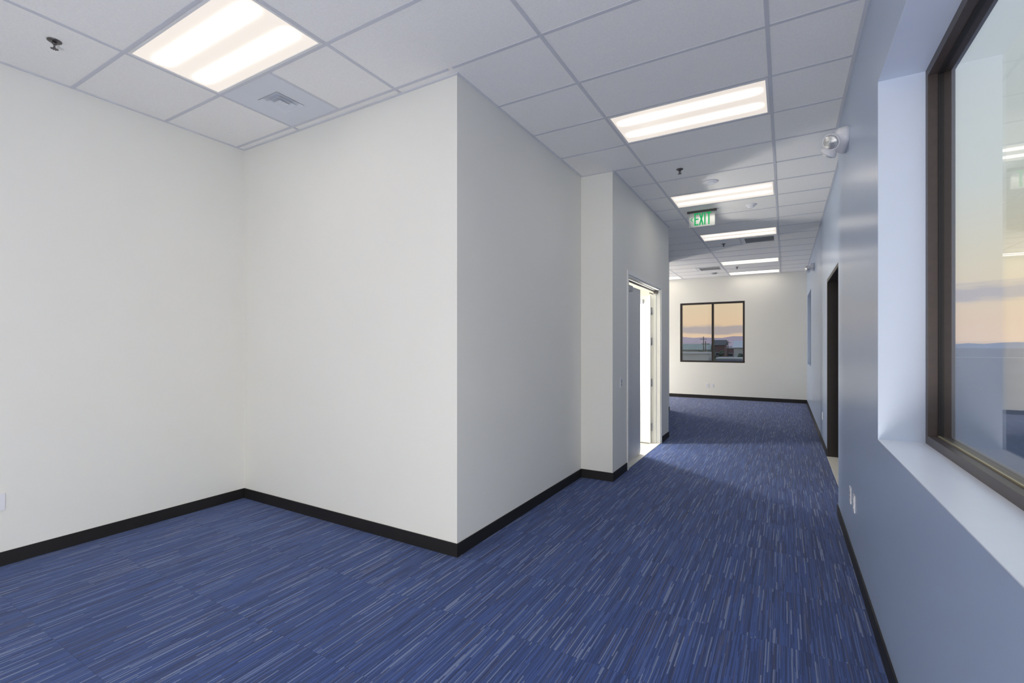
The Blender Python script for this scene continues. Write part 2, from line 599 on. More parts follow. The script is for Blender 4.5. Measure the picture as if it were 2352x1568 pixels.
# lights: (column x0, row y0)
def gx(i): return GXX + MX * i
def gy(k): return GYY + MY * k
light_cells = {}
lights = [(0, 2), (0, 6), (0, 10), (0, 15), (0, 18), (-2, -2), (-2, 18), (0, -2), (0, -6), (-2, -6), (-4, 18), (-4, 15), (-2, 15), (0, -10), (-2, -10)]
half_cells = {(-2, -1): 'diffuser_left', (0, 11): 'vent_right', (-1, 16): 'vent_right'}
EPS = 0.012


def ceil_rects(yc):
    if yc < YB - 0.1:
        return [(XL, XR, -1.1, 2.62)]
    if yc < 3.0:
        return [(XL, XB, 2.6, YB), (XB, XR, 2.6, 3.3)]
    if yc < YS:
        return [(XB, XR, 2.6, YS + 0.02)]
    if yc < 7.4:
        return [(XS, XR2, YS, 7.6)]
    if yc < 8.05:
        return [(XS, XR2, 7.4, 8.2), (XE, XS, YE, 8.2)]
    if yc < 11.1:
        return [(XE, XR2, 8.0, 11.2)]
    if yc < 11.7:
        return [(XE, XR2, 11.1, 11.8), (-6.3, XE, YF, 11.8)]
    return [(-6.3, XR2, 11.7, YW)]


pc = {}


def add_panel(x0, x1, y0, y1, rects):
    ps = clip((x0 + EPS * 0.5, y0 + EPS * 0.5), (x1 - EPS * 0.5, y1 - EPS * 0.5), rects)
    if not ps:
        return
    mx_, my_ = (x0 + x1) / 2, (y0 + y1) / 2
    key = tuple(round(v, 4) for p in ps for v in (p[0] - mx_, p[1] - mx_, p[2] - my_, p[3] - my_))
    if key in pc:
        o = pc[key].copy()
        C.objects.link(o)
        o.location = (mx_, my_, H)
        return
    mb = MB()
    for (a0, a1, b0, b1) in ps:
        mb.box(a0 - mx_, a1 - mx_, b0 - my_, b1 - my_, 0.003, 0.019)
    pc[key] = mb.build('ceiling_panel', M['panel'], ce, (mx_, my_, H))


for i in range(-5, 3):
    for k in range(-6, 20):
        x0, y0 = gx(i), gy(k)
        if (i, k) in lights:
            continue
        r = ceil_rects(y0 + MY / 2)
        if (i, k) in half_cells:
            xm = x0 + 0.61
            if half_cells[(i, k)] == 'diffuser_left':
                add_panel(xm, x0 + MX, y0, y0 + MY, r)
            else:
                add_panel(x0, xm, y0, y0 + MY, r)
            continue
        add_panel(x0, x0 + MX, y0, y0 + MY, r)

# grid: main runners along the corridor, cross tees between them
tw = 0.012


def runner(x, y0, y1):
    lbox('main_runner', M['tee'], x - tw, x + tw, y0, y1, H - 0.001, H + 0.0028, ce)


runner(gx(1), -1.1, YW - 0.02)
runner(gx(0), -1.1, YW - 0.02)
runner(gx(-1), -1.1, YB - 0.02)
runner(gx(-2), -1.1, YB - 0.02)
runner(gx(-1), YF + 0.02, YW - 0.02)
runner(gx(-2), YF + 0.02, YW - 0.02)
tee_cache = {}
for k in range(-6, 20):
    y = gy(k)
    rs = ceil_rects(y + 0.01)
    for (x0, x1, ya, yb) in rs[:1] if (y > YB + 0.1 or y < 2.5) else rs:
        if not (ya - 0.02 <= y <= yb + 0.02):
            continue
        xs = sorted([x0 + 0.02] + [gx(i) for i in range(-5, 3) if x0 + 0.05 < gx(i) < x1 - 0.05] + [x1 - 0.02])
        for a, c in zip(xs[:-1], xs[1:]):
            a2 = a + (tw if a != xs[0] else 0)
            c2 = c - (tw if c != xs[-1] else 0)
            L = round(c2 - a2, 4)
            if L not in tee_cache:
                tee_cache[L] = lbox('cross_tee', M['tee'], a2, c2, y - tw, y + tw, H - 0.0008, H + 0.0028, ce)
            else:
                o = tee_cache[L].copy()
                C.objects.link(o)
                o.location = ((a2 + c2) / 2, y, H + 0.001)
for (i, k) in half_cells:
    lbox('cross_tee', M['tee'], gx(i) + 0.61 - tw, gx(i) + 0.61 + tw, gy(k) + tw, gy(k + 1) - tw, H - 0.0008, H + 0.0028, ce)

# wall angle mouldings
def angle(n, segs):
    mb = MB()
    for (x0, x1, y0, y1) in segs:
        mb.box(x0, x1, y0, y1, H - 0.003, H + 0.0025)
    struct(mb.build('trim_%d' % n, M['angle']), None)


t = 0.021
angle(1, [(XL, XL + t, -1.1, YB - t), (XL, XB + t, YB - t, YB), (XB, XB + t, YB, YS - t)])
angle(2, [(XB, XS + t, YS - t, YS), (XS, XS + t, YS, YE), (XE, XS + t, YE, YE + t), (XE, XE + t, YE + t, YF)])
angle(3, [(XR - t, XR, -1.1, YR), (XR - t, XR2, YR, YR + t), (XR2 - t, XR2, YR + t, YW - t)])
angle(4, [(-6.3, XR2, YW - t, YW)])
for n, lab in ((1, 'grey ceiling edge angle around the left bay and jutting corner'), (2, 'grey ceiling edge angle above the double door wall'),
               (3, 'grey ceiling edge angle along the blue-grey right wall'), (4, 'ceiling edge angle along the far end wall')):
    o = bpy.data.objects['trim_%d' % n]
    o['label'] = lab
    o['category'] = 'trim'


# ---------------------------------------------------------------- ceiling lights
def make_light():
    r = thing('ceiling_light', '', 'ceiling light', group='lens troffer lights in the ceiling grid')
    hx, hy = MX / 2 - tw - 0.001, MY / 2 - tw - 0.001
    mb = MB()
    fw = 0.018
    mb.box(-hx, hx, -hy, -hy + fw, -0.002, 0.018)
    mb.box(-hx, hx, hy - fw, hy, -0.002, 0.018)
    mb.box(-hx, -hx + fw, -hy + fw, hy - fw, -0.002, 0.018)
    mb.box(hx - fw, hx, -hy + fw, hy - fw, -0.002, 0.018)
    mb.build('frame', M['white_metal'], r)
    MB().box(-hx + fw, hx - fw, -hy + fw, hy - fw, 0.003, 0.012).build('lens', M['lens'], r)
    return r


lab = {(0, 2): 'nearest lit ceiling light above the corridor, in the middle of the upper right picture',
       (0, 6): 'second lit ceiling light along the corridor, just before the exit sign',
       (0, 10): 'third lit ceiling light along the corridor, just past the exit sign, beside a grey vent',
       (0, 15): 'fourth lit ceiling light along the corridor, second last before the end wall',
       (0, 18): 'last lit ceiling light of the corridor, close against the far end wall',
       (-2, -2): 'largest lit ceiling light, at upper left above the white wall corner',
       (-2, 18): 'lit ceiling light in the far bay, half hidden behind the corridor corner',
       (0, -2): 'lit ceiling light directly above the camera', (0, -6): 'lit corridor ceiling light behind the camera',
       (-2, -6): 'lit left bay ceiling light behind the camera', (-4, 18): 'lit ceiling light deep in the far bay by the end wall',
       (-2, 15): 'added ceiling light in the far bay, unseen behind the corridor corner',  # added out of view to brighten the end wall
       (-4, 15): 'added unseen ceiling light deep in the far bay away from the end wall', (0, -10): 'lit corridor ceiling light near the rear wall',  # the far bay one is likewise added for the end wall
       (-2, -10): 'lit left bay ceiling light near the rear wall'}
proto = make_light()
for n, (i, k) in enumerate(lights):
    loc = (gx(i) + MX / 2, gy(k) + MY / 2, H)
    if n == 0:
        proto.location = loc
        proto['label'] = lab[(i, k)]
    else:
        dup(proto, loc, label=lab[(i, k)])

# ---------------------------------------------------------------- air diffuser (left bay)
q = thing('ceiling_diffuser', 'square bluish-white ceiling air diffuser beside the upper left light', 'vent', (gx(-2) + 0.305, gy(-1) + 0.305, H))
e = 0.305 - tw - 0.001
M['diffuser'] = simple('diffuser_enamel', (0.68, 0.71, 0.76), 0.35, var=0.01)
mb = MB()
for (a, c, z0, z1) in ((e, 0.12, 0.0, 0.003), ):
    mb.box(-a, a, -a, -c, z0, z1)
    mb.box(-a, a, c, a, z0, z1)
    mb.box(-a, -c, -c, c, z0, z1)
    mb.box(c, a, -c, c, z0, z1)
mb.build('panel', M['diffuser'], q)
box('backing', M['recess'], -0.12, 0.12, -0.12, 0.12, 0.012, 0.018, q)
for n, (r0, r1, z0) in enumerate(((0.118, 0.092, -0.004), (0.078, 0.055, -0.009))):
    mb = MB()
    for s in range(4):
        a = s * PI / 2
        pts = [(-r0, -r0, z0), (r0, -r0, z0), (r1, -r1, z0 + 0.018), (-r1, -r1, z0 + 0.018)]
        pts = [Matrix.Rotation(a, 3, 'Z') @ Vector(p) for p in pts]
        mb.quadprism(pts, (0, 0, 0.002))
    mb.build('cone', M['diffuser'], q)
box('face_plate', M['diffuser'], -0.04, 0.04, -0.04, 0.04, -0.010, -0.006, q)


def vent(x0, y0, label):
    q = thing('ceiling_vent', label, 'vent', (x0 + 0.305, y0 + 0.305, H))
    mb = MB()
    f = 0.06
    mb.box(-e, e, -e, -e + f, -0.006, 0.004)
    mb.box(-e, e, e - f, e, -0.006, 0.004)
    mb.box(-e, -e + f, -e + f, e - f, -0.006, 0.004)
    mb.box(e - f, e, -e + f, e - f, -0.006, 0.004)
    mb.build('frame', M['white_metal'], q)
    box('backing', M['grey_plastic'], -e + f, e - f, -e + f, e - f, 0.014, 0.018, q)
    n = 12
    first = None
    for s in range(n):
        y = -e + f + (s + 0.5) * (2 * (e - f)) / n
        if first is None:
            first = MB().quadprism([(-e + f, -0.014, 0.0), (-e + f, 0.010, 0.010), (-e + f, 0.012, 0.009), (-e + f, -0.012, -0.001)], (2 * (e - f), 0, 0)).build('slat', M['slat'], q, (0, y, 0))
        else:
            o = first.copy()
            C.objects.link(o)
            o.location = (0, y, 0)
    return q


vent(gx(0) + 0.61, gy(11), 'grey slatted ceiling vent right behind the third corridor light')
vent(gx(-1) + 0.61, gy(16), 'pale slatted ceiling vent far down the corridor at left')


# ---------------------------------------------------------------- sprinklers, detectors
def make_sprinkler():
    r = thing('fire_sprinkler', '', 'sprinkler', group='pendent fire sprinklers in the ceiling')
    MB().lathe([(0.036, 0.003), (0.036, -0.002), (0.030, -0.006), (0.016, -0.008)], seg=24).build('escutcheon', M['sprinkler'], r)
    mb = MB().lathe([(0.012, -0.006), (0.012, -0.020), (0.009, -0.022), (0.005, -0.024), (0.004, -0.044), (0.007, -0.048)], seg=12)
    for s in (-1, 1):
        mb.quadprism([(s * 0.010, -0.002, -0.018), (s * 0.013, -0.002, -0.020), (s * 0.010, -0.002, -0.044), (s * 0.004, -0.002, -0.048)], (0, 0.004, 0))
    mb.build('nozzle', M['sprinkler'], r)
    mb = MB()
    mb.lathe([(0.008, -0.048), (0.008, -0.050)], seg=12)
    for k in range(10):
        a = k * PI / 5
        rot = Matrix.Rotation(a, 3, 'Z')
        mb.quadprism([rot @ Vector(p) for p in ((0.006, -0.0022, -0.0485), (0.020, -0.003, -0.0485), (0.020, 0.003, -0.0485), (0.006, 0.0022, -0.0485))], (0, 0, -0.0015))
    mb.build('deflector', M['sprinkler'], r)
    return r


sp = make_sprinkler()
sp.location = (-3.99, 1.12, H + 0.001)
sp['label'] = 'fire sprinkler at the upper left of the picture, alone in its panel'
dup(sp, (-0.99, 5.36, H + 0.001), label='fire sprinkler between the first and second corridor lights')
dup(sp, (-1.00, 9.72, H + 0.001), label='fire sprinkler just past the third corridor light, left of the vent')
dup(sp, (-1.01, 12.75, H + 0.001), label='farthest fire sprinkler, between the last two corridor lights')

q = thing('smoke_detector', 'flat round ceiling disc at the tip of the ceiling shadow, before the second corridor light', 'smoke detector', (-0.755, 5.95, H), group='round ceiling detectors')
MB().lathe([(0.085, 0.003), (0.085, -0.006), (0.080, -0.012), (0.05, -0.016), (0.0, -0.017)], seg=32).build('housing', M['white_plastic'], q)
MB().lathe([(0.052, -0.0155), (0.052, -0.0185), (0.046, -0.0185)], seg=32).build('rim', M['white_plastic'], q)
q = thing('smoke_detector', 'round white smoke detector right of the exit sign', 'smoke detector', (-0.40, 7.19, H), group='round ceiling detectors')
MB().lathe([(0.062, 0.003), (0.062, -0.010), (0.055, -0.020), (0.046, -0.024)], seg=32).build('housing', M['white_plastic'], q)
MB().lathe([(0.042, -0.020), (0.040, -0.036), (0.030, -0.044), (0.0, -0.046)], seg=24).build('sensor_head', M['white_plastic'], q)
q = thing('smoke_detector', 'small white detector on the far ceiling below the pale vent', 'smoke detector', (-1.62, 13.5, H), group='round ceiling detectors')
MB().lathe([(0.075, 0.003), (0.075, -0.012), (0.06, -0.024), (0.0, -0.03)], seg=24).build('housing', M['grey_plastic'], q)

# ---------------------------------------------------------------- exit sign
q = thing('exit_sign', 'clear edge-lit sign with green EXIT lettering and left arrow, hung from the ceiling', 'exit sign', (-1.02, 7.15, H))
box('canopy', M['dark_steel'], -0.19, 0.19, -0.022, 0.022, -0.022, -0.004, q, bevel=0.003)
for sx in (-0.18, 0.18):
    box('canopy_end', M['dark_steel'], sx - 0.016, sx + 0.016, -0.026, 0.026, -0.024, -0.002, q, bevel=0.003)
box('acrylic_panel', M['acrylic'], -0.172, 0.172, -0.003, 0.003, -0.226, -0.022, q)
mb = MB()
yf = -0.006
lz0, lz1 = -0.205, -0.030
sw = 0.019


def stroke(a, b_, wdt=sw):
    a, b_ = Vector((a[0], 0, a[1])), Vector((b_[0], 0, b_[1]))
    d = (b_ - a).normalized()
    n = Vector((d.z, 0, -d.x)) * wdt / 2
    mb.quadprism([Vector((p.x, yf, p.z)) for p in (a + n, b_ + n, b_ - n, a - n)], (0, 0.002, 0))


def letters():
    x = -0.100
    stroke((x + sw / 2, lz0), (x + sw / 2, lz1))
    for zz in (lz0 + sw / 2, (lz0 + lz1) / 2, lz1 - sw / 2):
        stroke((x, zz), (x + 0.056, zz))
    x = -0.034
    stroke((x + 0.005, lz0), (x + 0.051, lz1))
    stroke((x + 0.051, lz0), (x + 0.005, lz1))
    x = 0.032
    stroke((x + sw / 2, lz0), (x + sw / 2, lz1))
    x = 0.062
    stroke((x + 0.032, lz0), (x + 0.032, lz1))
    stroke((x, lz1 - sw / 2), (x + 0.064, lz1 - sw / 2))


letters()
mb.build('lettering', M['green'], q)
mb = MB()
stroke((-0.122, -0.095), (-0.149, -0.122), 0.010)
stroke((-0.149, -0.116), (-0.122, -0.147), 0.010)
mb.build('arrow', M['green'], q)


# ---------------------------------------------------------------- emergency lights
def emergency(loc, label):
    """wall unit facing -x, built around its wall plate"""
    r = thing('emergency_light', label, 'emergency light', loc, group='twin-head emergency lights on the right wall')
    mb = MB()
    # rounded housing: stacked profile loops in the y-z plane, growing out along -x
    loops = []
    for (xx, hy, hz, zo) in ((0.0, 0.155, 0.070, 0.0), (-0.030, 0.155, 0.070, 0.0), (-0.062, 0.140, 0.058, 0.008), (-0.080, 0.110, 0.036, 0.014)):
        lp = []
        for k in range(24):
            a = 2 * PI * k / 24
            cy = math.copysign(abs(math.cos(a)) ** 0.5, math.cos(a)) * hy
            cz = math.copysign(abs(math.sin(a)) ** 0.7, math.sin(a)) * hz + zo
            lp.append((xx, cy, cz))
        loops.append(lp)
    for lp in loops:
        mb.v += lp
    for i in range(len(loops) - 1):
        for k in range(24):
            j = (k + 1) % 24
            mb.f.append((i * 24 + k, i * 24 + j, (i + 1) * 24 + j, (i + 1) * 24 + k))
    mb.f.append(tuple(range(24)))
    mb.f.append(tuple(72 + k for k in reversed(range(24))))
    mb.smooth.update(range(0, 72))
    mb.build('housing', M['white_plastic'], r)
    for s in (-1, 1):
        hd = MB().lathe([(0.026, 0.0), (0.046, -0.018), (0.060, -0.040), (0.061, -0.052)], axis='Z', seg=20).build('lamp_head', M['white_plastic'], r, (-0.085, s * 0.085, -0.012))
        hd.rotation_euler = (-0.75, 0.75, 0) if s < 0 else (0.5, 0.7, 0)
        MB().lathe([(0.056, -0.050), (0.044, -0.064), (0.0, -0.070)], axis='Z', seg=20).build('lamp_lens', M['chrome'], hd)
    return r


emergency((XR, 4.36, 3.06), 'white twin-head emergency light on the near blue-grey wall, high up')
emergency((XR2, 10.95, 3.04), 'far small emergency light on the right wall near the end window')


# ---------------------------------------------------------------- outlets and switches
def outlet(name, label, cat, loc, rz, gang=1, body='duplex', group=None, pm='white_plastic'):
    """plate lies in local x-z, sticking out along local -y"""
    r = thing(name, label, cat, loc, rz, group)
    wd = 0.035 + 0.0235 * (gang - 1)
    MB().box(-wd, wd, -0.006, 0.0, -0.058, 0.058).build('plate', M[pm], r, bevel=0.002)
    for g in range(gang):
        cx = (g - (gang - 1) / 2) * 0.046
        if body == 'duplex':
            for s in (-1, 1):
                f = MB().box(cx - 0.017, cx + 0.017, -0.009, -0.004, s * 0.020 - 0.014, s * 0.020 + 0.014).build('socket', M[pm], r, bevel=0.003)
                m2 = MB()
                m2.box(cx - 0.008, cx - 0.006, -0.0096, -0.006, s * 0.020 - 0.003, s * 0.020 + 0.006)
                m2.box(cx + 0.006, cx + 0.008, -0.0096, -0.006, s * 0.020 - 0.003, s * 0.020 + 0.006)
                m2.box(cx - 0.002, cx + 0.002, -0.0096, -0.006, s * 0.020 - 0.010, s * 0.020 - 0.006)
                m2.build('slots', M['dark_slot'], f)
        elif body == 'data':
            for s in (-1, 1):
                MB().box(cx - 0.007, cx + 0.007, -0.0068, -0.004, s * 0.017 - 0.005, s * 0.017 + 0.005).build('jack', M['dark_slot'], r)
        elif body == 'rocker':
            MB().box(cx - 0.016, cx + 0.016, -0.010, -0.004, -0.033, 0.033).build('rocker', M[pm], r, bevel=0.002)
        elif body == 'sensor':
            MB().box(cx - 0.017, cx + 0.017, -0.011, -0.004, -0.010, 0.036).build('sensor_face', M['grey_plastic'], r, bevel=0.002)
            MB().box(cx - 0.017, cx + 0.017, -0.011, -0.004, -0.034, -0.015).build('button', M['grey_plastic'], r, bevel=0.002)
    return r


outlet('outlet', 'white double wall plate cut by the left picture edge', 'outlet', (XL, 0.985, 0.435), PI / 2, gang=2, body='data')
outlet('wall_switch', 'grey sensor wall switch left of the double door', 'switch', (XS, 5.34, 1.07), PI / 2, body='sensor')
outlet('outlet', 'nearer of two white wall plates under the big window, right', 'outlet', (XR, 3.92, 0.43), -PI / 2, body='duplex')
outlet('outlet', 'farther of two white wall plates under the big window', 'outlet', (XR, 4.13, 0.43), -PI / 2, body='data')
outlet('outlet', 'white outlet low on the right wall just past the dark doorway', 'outlet', (XR2, 8.55, 0.43), -PI / 2)
outlet('outlet', 'tiny white outlet low on the right wall near the end wall', 'outlet', (XR2, 11.4, 0.43), -PI / 2)
outlet('outlet', 'left of two small white plates below the sunset window', 'outlet', (-1.89, YW, 0.37), 0, body='data')
outlet('outlet', 'right of two small white plates below the sunset window', 'outlet', (-1.76, YW, 0.37), 0)

# ---------------------------------------------------------------- double door
dr = struct(empty('door_1', (0, 0, 0)), 'white double door in the corridor wall, far leaf swung open into a bright room', 'door')
y0, y1, hd_ = D1
xo = XS
mb = MB()
cw, cp = 0.05, 0.012        # casing
mb.box(xo - 0.001, xo + cp, y0 - cw, y0, 0, hd_ + cw)
mb.box(xo - 0.001, xo + cp, y1, y1 + cw, 0, hd_ + cw)
mb.box(xo - 0.001, xo + cp, y0, y1, hd_, hd_ + cw)
jt = 0.02
mb.box(xo - T - 0.01, xo - 0.001, y0, y0 + jt, 0, hd_)
mb.box(xo - T - 0.01, xo - 0.001, y1 - jt, y1, 0, hd_)
mb.box(xo - T - 0.01, xo - 0.001, y0 + jt, y1 - jt, hd_ - jt, hd_)
mb.build('frame', M['frame_white'], dr)
mb = MB()
mb.box(xo - 0.078, xo - 0.060, y1 - jt - 0.016, y1 - jt, 0.01, hd_ - jt)
mb.box(xo - 0.078, xo - 0.060, y0 + jt, y0 + jt + 0.004, 0.01, hd_ - jt)
mb.build('stop', M['frame_white'], dr)
box('threshold', M['threshold'], xo - 0.135, xo - 0.002, y0 + 0.001, y1 - 0.001, -0.004, 0.006, dr)
ym = (y0 + y1) / 2
lt_ = 0.044
zt = hd_ - jt - 0.075
# closed leaf
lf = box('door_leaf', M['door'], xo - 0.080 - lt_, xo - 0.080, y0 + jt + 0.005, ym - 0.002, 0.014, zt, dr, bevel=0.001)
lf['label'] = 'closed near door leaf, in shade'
box('closer_body', M['grey_plastic'], xo - 0.080, xo - 0.020, y0 + jt + 0.02, y0 + jt + 0.27, zt - 0.085, zt - 0.015, lf, bevel=0.004)
# open leaf (hinged at far jamb, swung in ~95 degrees)
hx_, hy_ = xo - 0.128, y1 - jt - 0.052
lf2 = empty('door_leaf_open', (hx_, hy_, 0))
bpy.data.objects.remove(lf2)
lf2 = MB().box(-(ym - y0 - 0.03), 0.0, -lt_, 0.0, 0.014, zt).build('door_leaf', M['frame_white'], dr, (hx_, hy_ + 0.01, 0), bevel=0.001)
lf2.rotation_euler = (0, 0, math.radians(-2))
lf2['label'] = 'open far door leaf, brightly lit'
for zh in (0.25, 0.93, 1.56, zt - 0.24):
    hm = MB()
    hm.box(0.0005, 0.003, -lt_ + 0.002, 0.0, -0.057, 0.057)
    hm.lathe([(0.007, -0.057), (0.007, 0.057)], c=(0.007, 0.004, 0), seg=10)
    hm.box(0.003, 0.006, 0.004, 0.040, -0.057, 0.057)
    hm.build('hinge', M['steel'], lf2, (0, 0, zh))
MB().box(-0.34, -0.10, -lt_ - 0.06, -lt_, zt - 0.13, zt - 0.06).build('closer_body', M['grey_plastic'], lf2, bevel=0.004)
# header hardware
mb = MB()
mb.box(xo - 0.080, xo - 0.058, y0 + jt, y1 - jt, hd_ - jt - 0.030, hd_ - jt - 0.012)
mb.build('coordinator_bar', M['dark_steel'], dr)
mb = MB()
mb.box(xo - 0.085, xo - 0.035, y1 - jt - 0.07, y1 - jt, hd_ - jt - 0.050, hd_ - jt - 0.008)
mb.box(xo - 0.110, xo - 0.095, y1 - jt - 0.24, y1 - jt - 0.03, hd_ - jt - 0.062, hd_ - jt - 0.052)
mb.build('bracket', M['dark_steel'], dr)
mb = MB()
mb.box(xo - 0.052, xo - 0.040, y0 + jt + 0.10, y1 - jt - 0.30, hd_ - jt - 0.045, hd_ - jt - 0.036)
mb.build('closer_arm', M['dark_steel'], dr)

# washroom behind the double door
mb = MB()
wx0 = -4.2
mb.box(wx0 - 0.1, wx0, YS + T, YE - T, -0.008, 2.95)
struct(mb.build('wall_washroom', M['wall']), 'white wall inside the bright room behind the double door', 'wall')
struct(box('floor_washroom', M['tilefloor'], wx0, XS - 0.136, YS + T, YE - T, -0.0075, 0.002), 'pale grey floor inside the bright room', 'floor')
struct(box('ceiling_washroom', M['panel'], wx0 - 0.1, XS - T - 0.001, YS + T, YE - T - 0.001, 2.95, 3.0), 'white ceiling of the bright room', 'ceiling')
struct(box('wall_washroom_near', M['wall'], wx0 - 0.1, XB - T - 0.001, YS, YS + T, -0.008, H), 'near wall of the bright room, out of view', 'wall')
struct(box('wall_washroom_far', M['wall'], wx0 - 0.1, XE - T - 0.001, YE - T, YE, -0.008, H), 'far wall of the bright room', 'wall')

# ---------------------------------------------------------------- dark doorway, right wall
d2 = struct(empty('door_2', (0, 0, 0)), 'dark bronze framed doorway in the right corridor wall', 'door')
y0, y1, hd_ = D2
mb = MB()
mb.box(XR2 - 0.004, XR2 + 0.20, y0, y0 + 0.045, 0, hd_)
mb.box(XR2 - 0.004, XR2 + 0.20, y1 - 0.045, y1, 0, hd_)
mb.box(XR2 - 0.004, XR2 + 0.20, y0 + 0.045, y1 - 0.045, hd_ - 0.045, hd_)
mb.build('frame', M['bronze_dark'], d2)
lf = box('door_leaf', M['bronze_dark'], XR2 + 0.14, XR2 + 0.185, y0 + 0.048, y1 - 0.048, 0.012, hd_ - 0.048, d2)
mb = MB().lathe([(0.012, 0.0), (0.012, 0.9)], seg=10, c=(XR2 + 0.09, y0 + 0.14, 0.75))
mb.box(XR2 + 0.09, XR2 + 0.14, y0 + 0.13, y0 + 0.15, 0.80, 0.82)
mb.box(XR2 + 0.09, XR2 + 0.14, y0 + 0.13, y0 + 0.15, 1.58, 1.60)
mb.build('pull_handle', M['steel'], lf)
box('threshold', M['threshold'], XR2 - 0.006, XR2 + 0.20, y0 + 0.046, y1 - 0.046, -0.004, 0.010, d2)


# ---------------------------------------------------------------- windows in the right wall
def side_window(name, x, ya, yb, za, zb, mull, label):
    """frame from x to x+0.10, glass at x+0.045"""
    r = struct(empty(name, (0, 0, 0)), label, 'window')
    fw = 0.045
    xg = x + 0.045
    mb = MB()
    mb.box(x, x + 0.10, ya, ya + fw, za, zb)
    mb.box(x, x + 0.10, yb - fw, yb, za, zb)
    mb.box(x, x + 0.10, ya + fw, yb - fw, za, za + fw)
    mb.box(x, x + 0.10, ya + fw, yb - fw, zb - fw, zb)
    for m_ in mull:
        mb.box(x, x + 0.10, m_ - 0.025, m_ + 0.025, za + fw, zb - fw)
    mb.build('frame', M['bronze'], r, bevel=0.002)
    ys = [ya] + list(mull) + [yb]
    for a, c in zip(ys[:-1], ys[1:]):
        a2, c2 = a + (fw if a == ya else 0.025), c - (fw if c == yb else 0.025)
        g = 0.008
        mb = MB()
        mb.box(xg - 0.008, xg + 0.012, a2 + 0.0005, a2 + g, za + fw, zb - fw)
        mb.box(xg - 0.008, xg + 0.012, c2 - g, c2 - 0.0005, za + fw, zb - fw)
        mb.box(xg - 0.008, xg + 0.012, a2 + g, c2 - g, zb - fw - g, zb - fw)
        mb.build('gasket', M['black_gap'], r)
        mb = MB()
        mb.box(xg - 0.010, xg - 0.003, a2 + g, c2 - g, za + fw, za + fw + 0.006)
        o = mb.build('glazing_bead', M['gasket'], r)
        o['label'] = 'brassy strip along the foot of the glass'
        box('pane', M['glass'], xg - 0.002, xg + 0.004, a2 + 0.001, c2 - 0.001, za + fw + 0.0001, zb - fw - 0.0001, r)
    return r


side_window('window_1', 0.595, WN[0], WN[1], ZW0, ZW1, [], 'large dark bronze framed window at the right edge, reflecting the corridor')
side_window('window_2', 0.595, WB[0], WB[1], ZW0, ZW1, [-1.75], 'large window behind the camera')
side_window('window_3', XR2 + 0.095, W3[0], W3[1], W3[2], W3[3], [], 'narrow looking window in the right wall next to the end wall')

# far wall window
r = struct(empty('window_4', (0, 0, 0)), 'two-pane dark framed window in the end wall showing the sunset', 'window')
x0, x1, z0, z1 = BW
yf0 = YW + 0.012
fw = 0.05
mb = MB()
mb.box(x0, x0 + fw, yf0, yf0 + 0.09, z0, z1)
mb.box(x1 - fw, x1, yf0, yf0 + 0.09, z0, z1)
mb.box(x0 + fw, x1 - fw, yf0, yf0 + 0.09, z0, z0 + fw)
mb.box(x0 + fw, x1 - fw, yf0, yf0 + 0.09, z1 - fw, z1)
mb.build('frame', M['bronze_dark'], r)
xm = -1.755
box('mullion', M['bronze_dark'], xm - 0.027, xm + 0.027, yf0, yf0 + 0.09, z0 + fw, z1 - fw, r)
for a, c in ((x0 + fw, xm - 0.027), (xm + 0.027, x1 - fw)):
    box('pane', M['glass'], a + 0.001, c - 0.001, yf0 + 0.05, yf0 + 0.056, z0 + fw + 0.001, z1 - fw - 0.001, r)

# ---------------------------------------------------------------- outside: town below at dusk
GZ = -5.0
M['ground'] = simple('asphalt_and_dirt', (0.07, 0.085, 0.13), 0.9, var=0.3, vscale=0.02)
M['hills'] = simple('hazy_hills', (0.50, 0.36, 0.38), 1.0, var=0.08, vscale=0.003)
M['hills2'] = simple('hazy_lowland', (0.20, 0.23, 0.31), 1.0, var=0.08, vscale=0.003)
M['leaf'] = simple('dark_foliage', (0.055, 0.075, 0.055), 1.0, var=0.4, vscale=1.2, bump=0.5, bscale=3)
M['bark'] = simple('bark', (0.06, 0.045, 0.035), 0.9)
M['b_green'] = simple('greenish_warehouse', (0.22, 0.26, 0.24), 0.8, var=0.1, vscale=0.3)
M['b_pale'] = simple('pale_stucco', (0.42, 0.43, 0.42), 0.8, var=0.1, vscale=0.3)
M['b_red'] = simple('dark_red_brick', (0.13, 0.075, 0.08), 0.8, var=0.1, vscale=0.5)
M['roof_d'] = simple('dark_roof', (0.07, 0.07, 0.075), 0.8)
M['roof_p'] = simple('pale_roof', (0.45, 0.45, 0.47), 0.7)
M['win_d'] = simple('dark_window', (0.03, 0.04, 0.05), 0.2)
M['road'] = simple('pale_road', (0.34, 0.36, 0.38), 0.9, var=0.1, vscale=0.2)
struct(box('ground', M['ground'], -3000, 3000, -200, 4200, GZ - 1, GZ), 'dusky ground far below outside the windows', 'ground')


def dirpt(px, dist):
    """ground point seen at picture column px, dist metres ahead along y"""
    u = (px - 1176) / 1080
    rx, ry = -math.sin(YAW) + u * math.cos(YAW), math.cos(YAW) + u * math.sin(YAW)
    return rx / ry * dist, dist


def ridge(name, m, pts, hgts, depth, label):
    mb = MB()
    n = len(pts)
    for (x, y), h in zip(pts, hgts):
        L = math.hypot(x, y)
        nx, ny = x / L, y / L
        mb.v += [(x, y, GZ - 1), (x + nx * depth * 0.4, y + ny * depth * 0.4, GZ + h), (x + nx * depth, y + ny * depth, GZ - 1)]
    for i in range(n - 1):
        a, c = i * 3, i * 3 + 3
        mb.f += [(a, c, c + 1, a + 1), (a + 1, c + 1, c + 2, a + 2), (a, a + 2, c + 2, c)]
    mb.f += [(0, 1, 2), ((n - 1) * 3, (n - 1) * 3 + 2, (n - 1) * 3 + 1)]
    o = mb.build(name, m)
    return struct(o, label, 'hills')


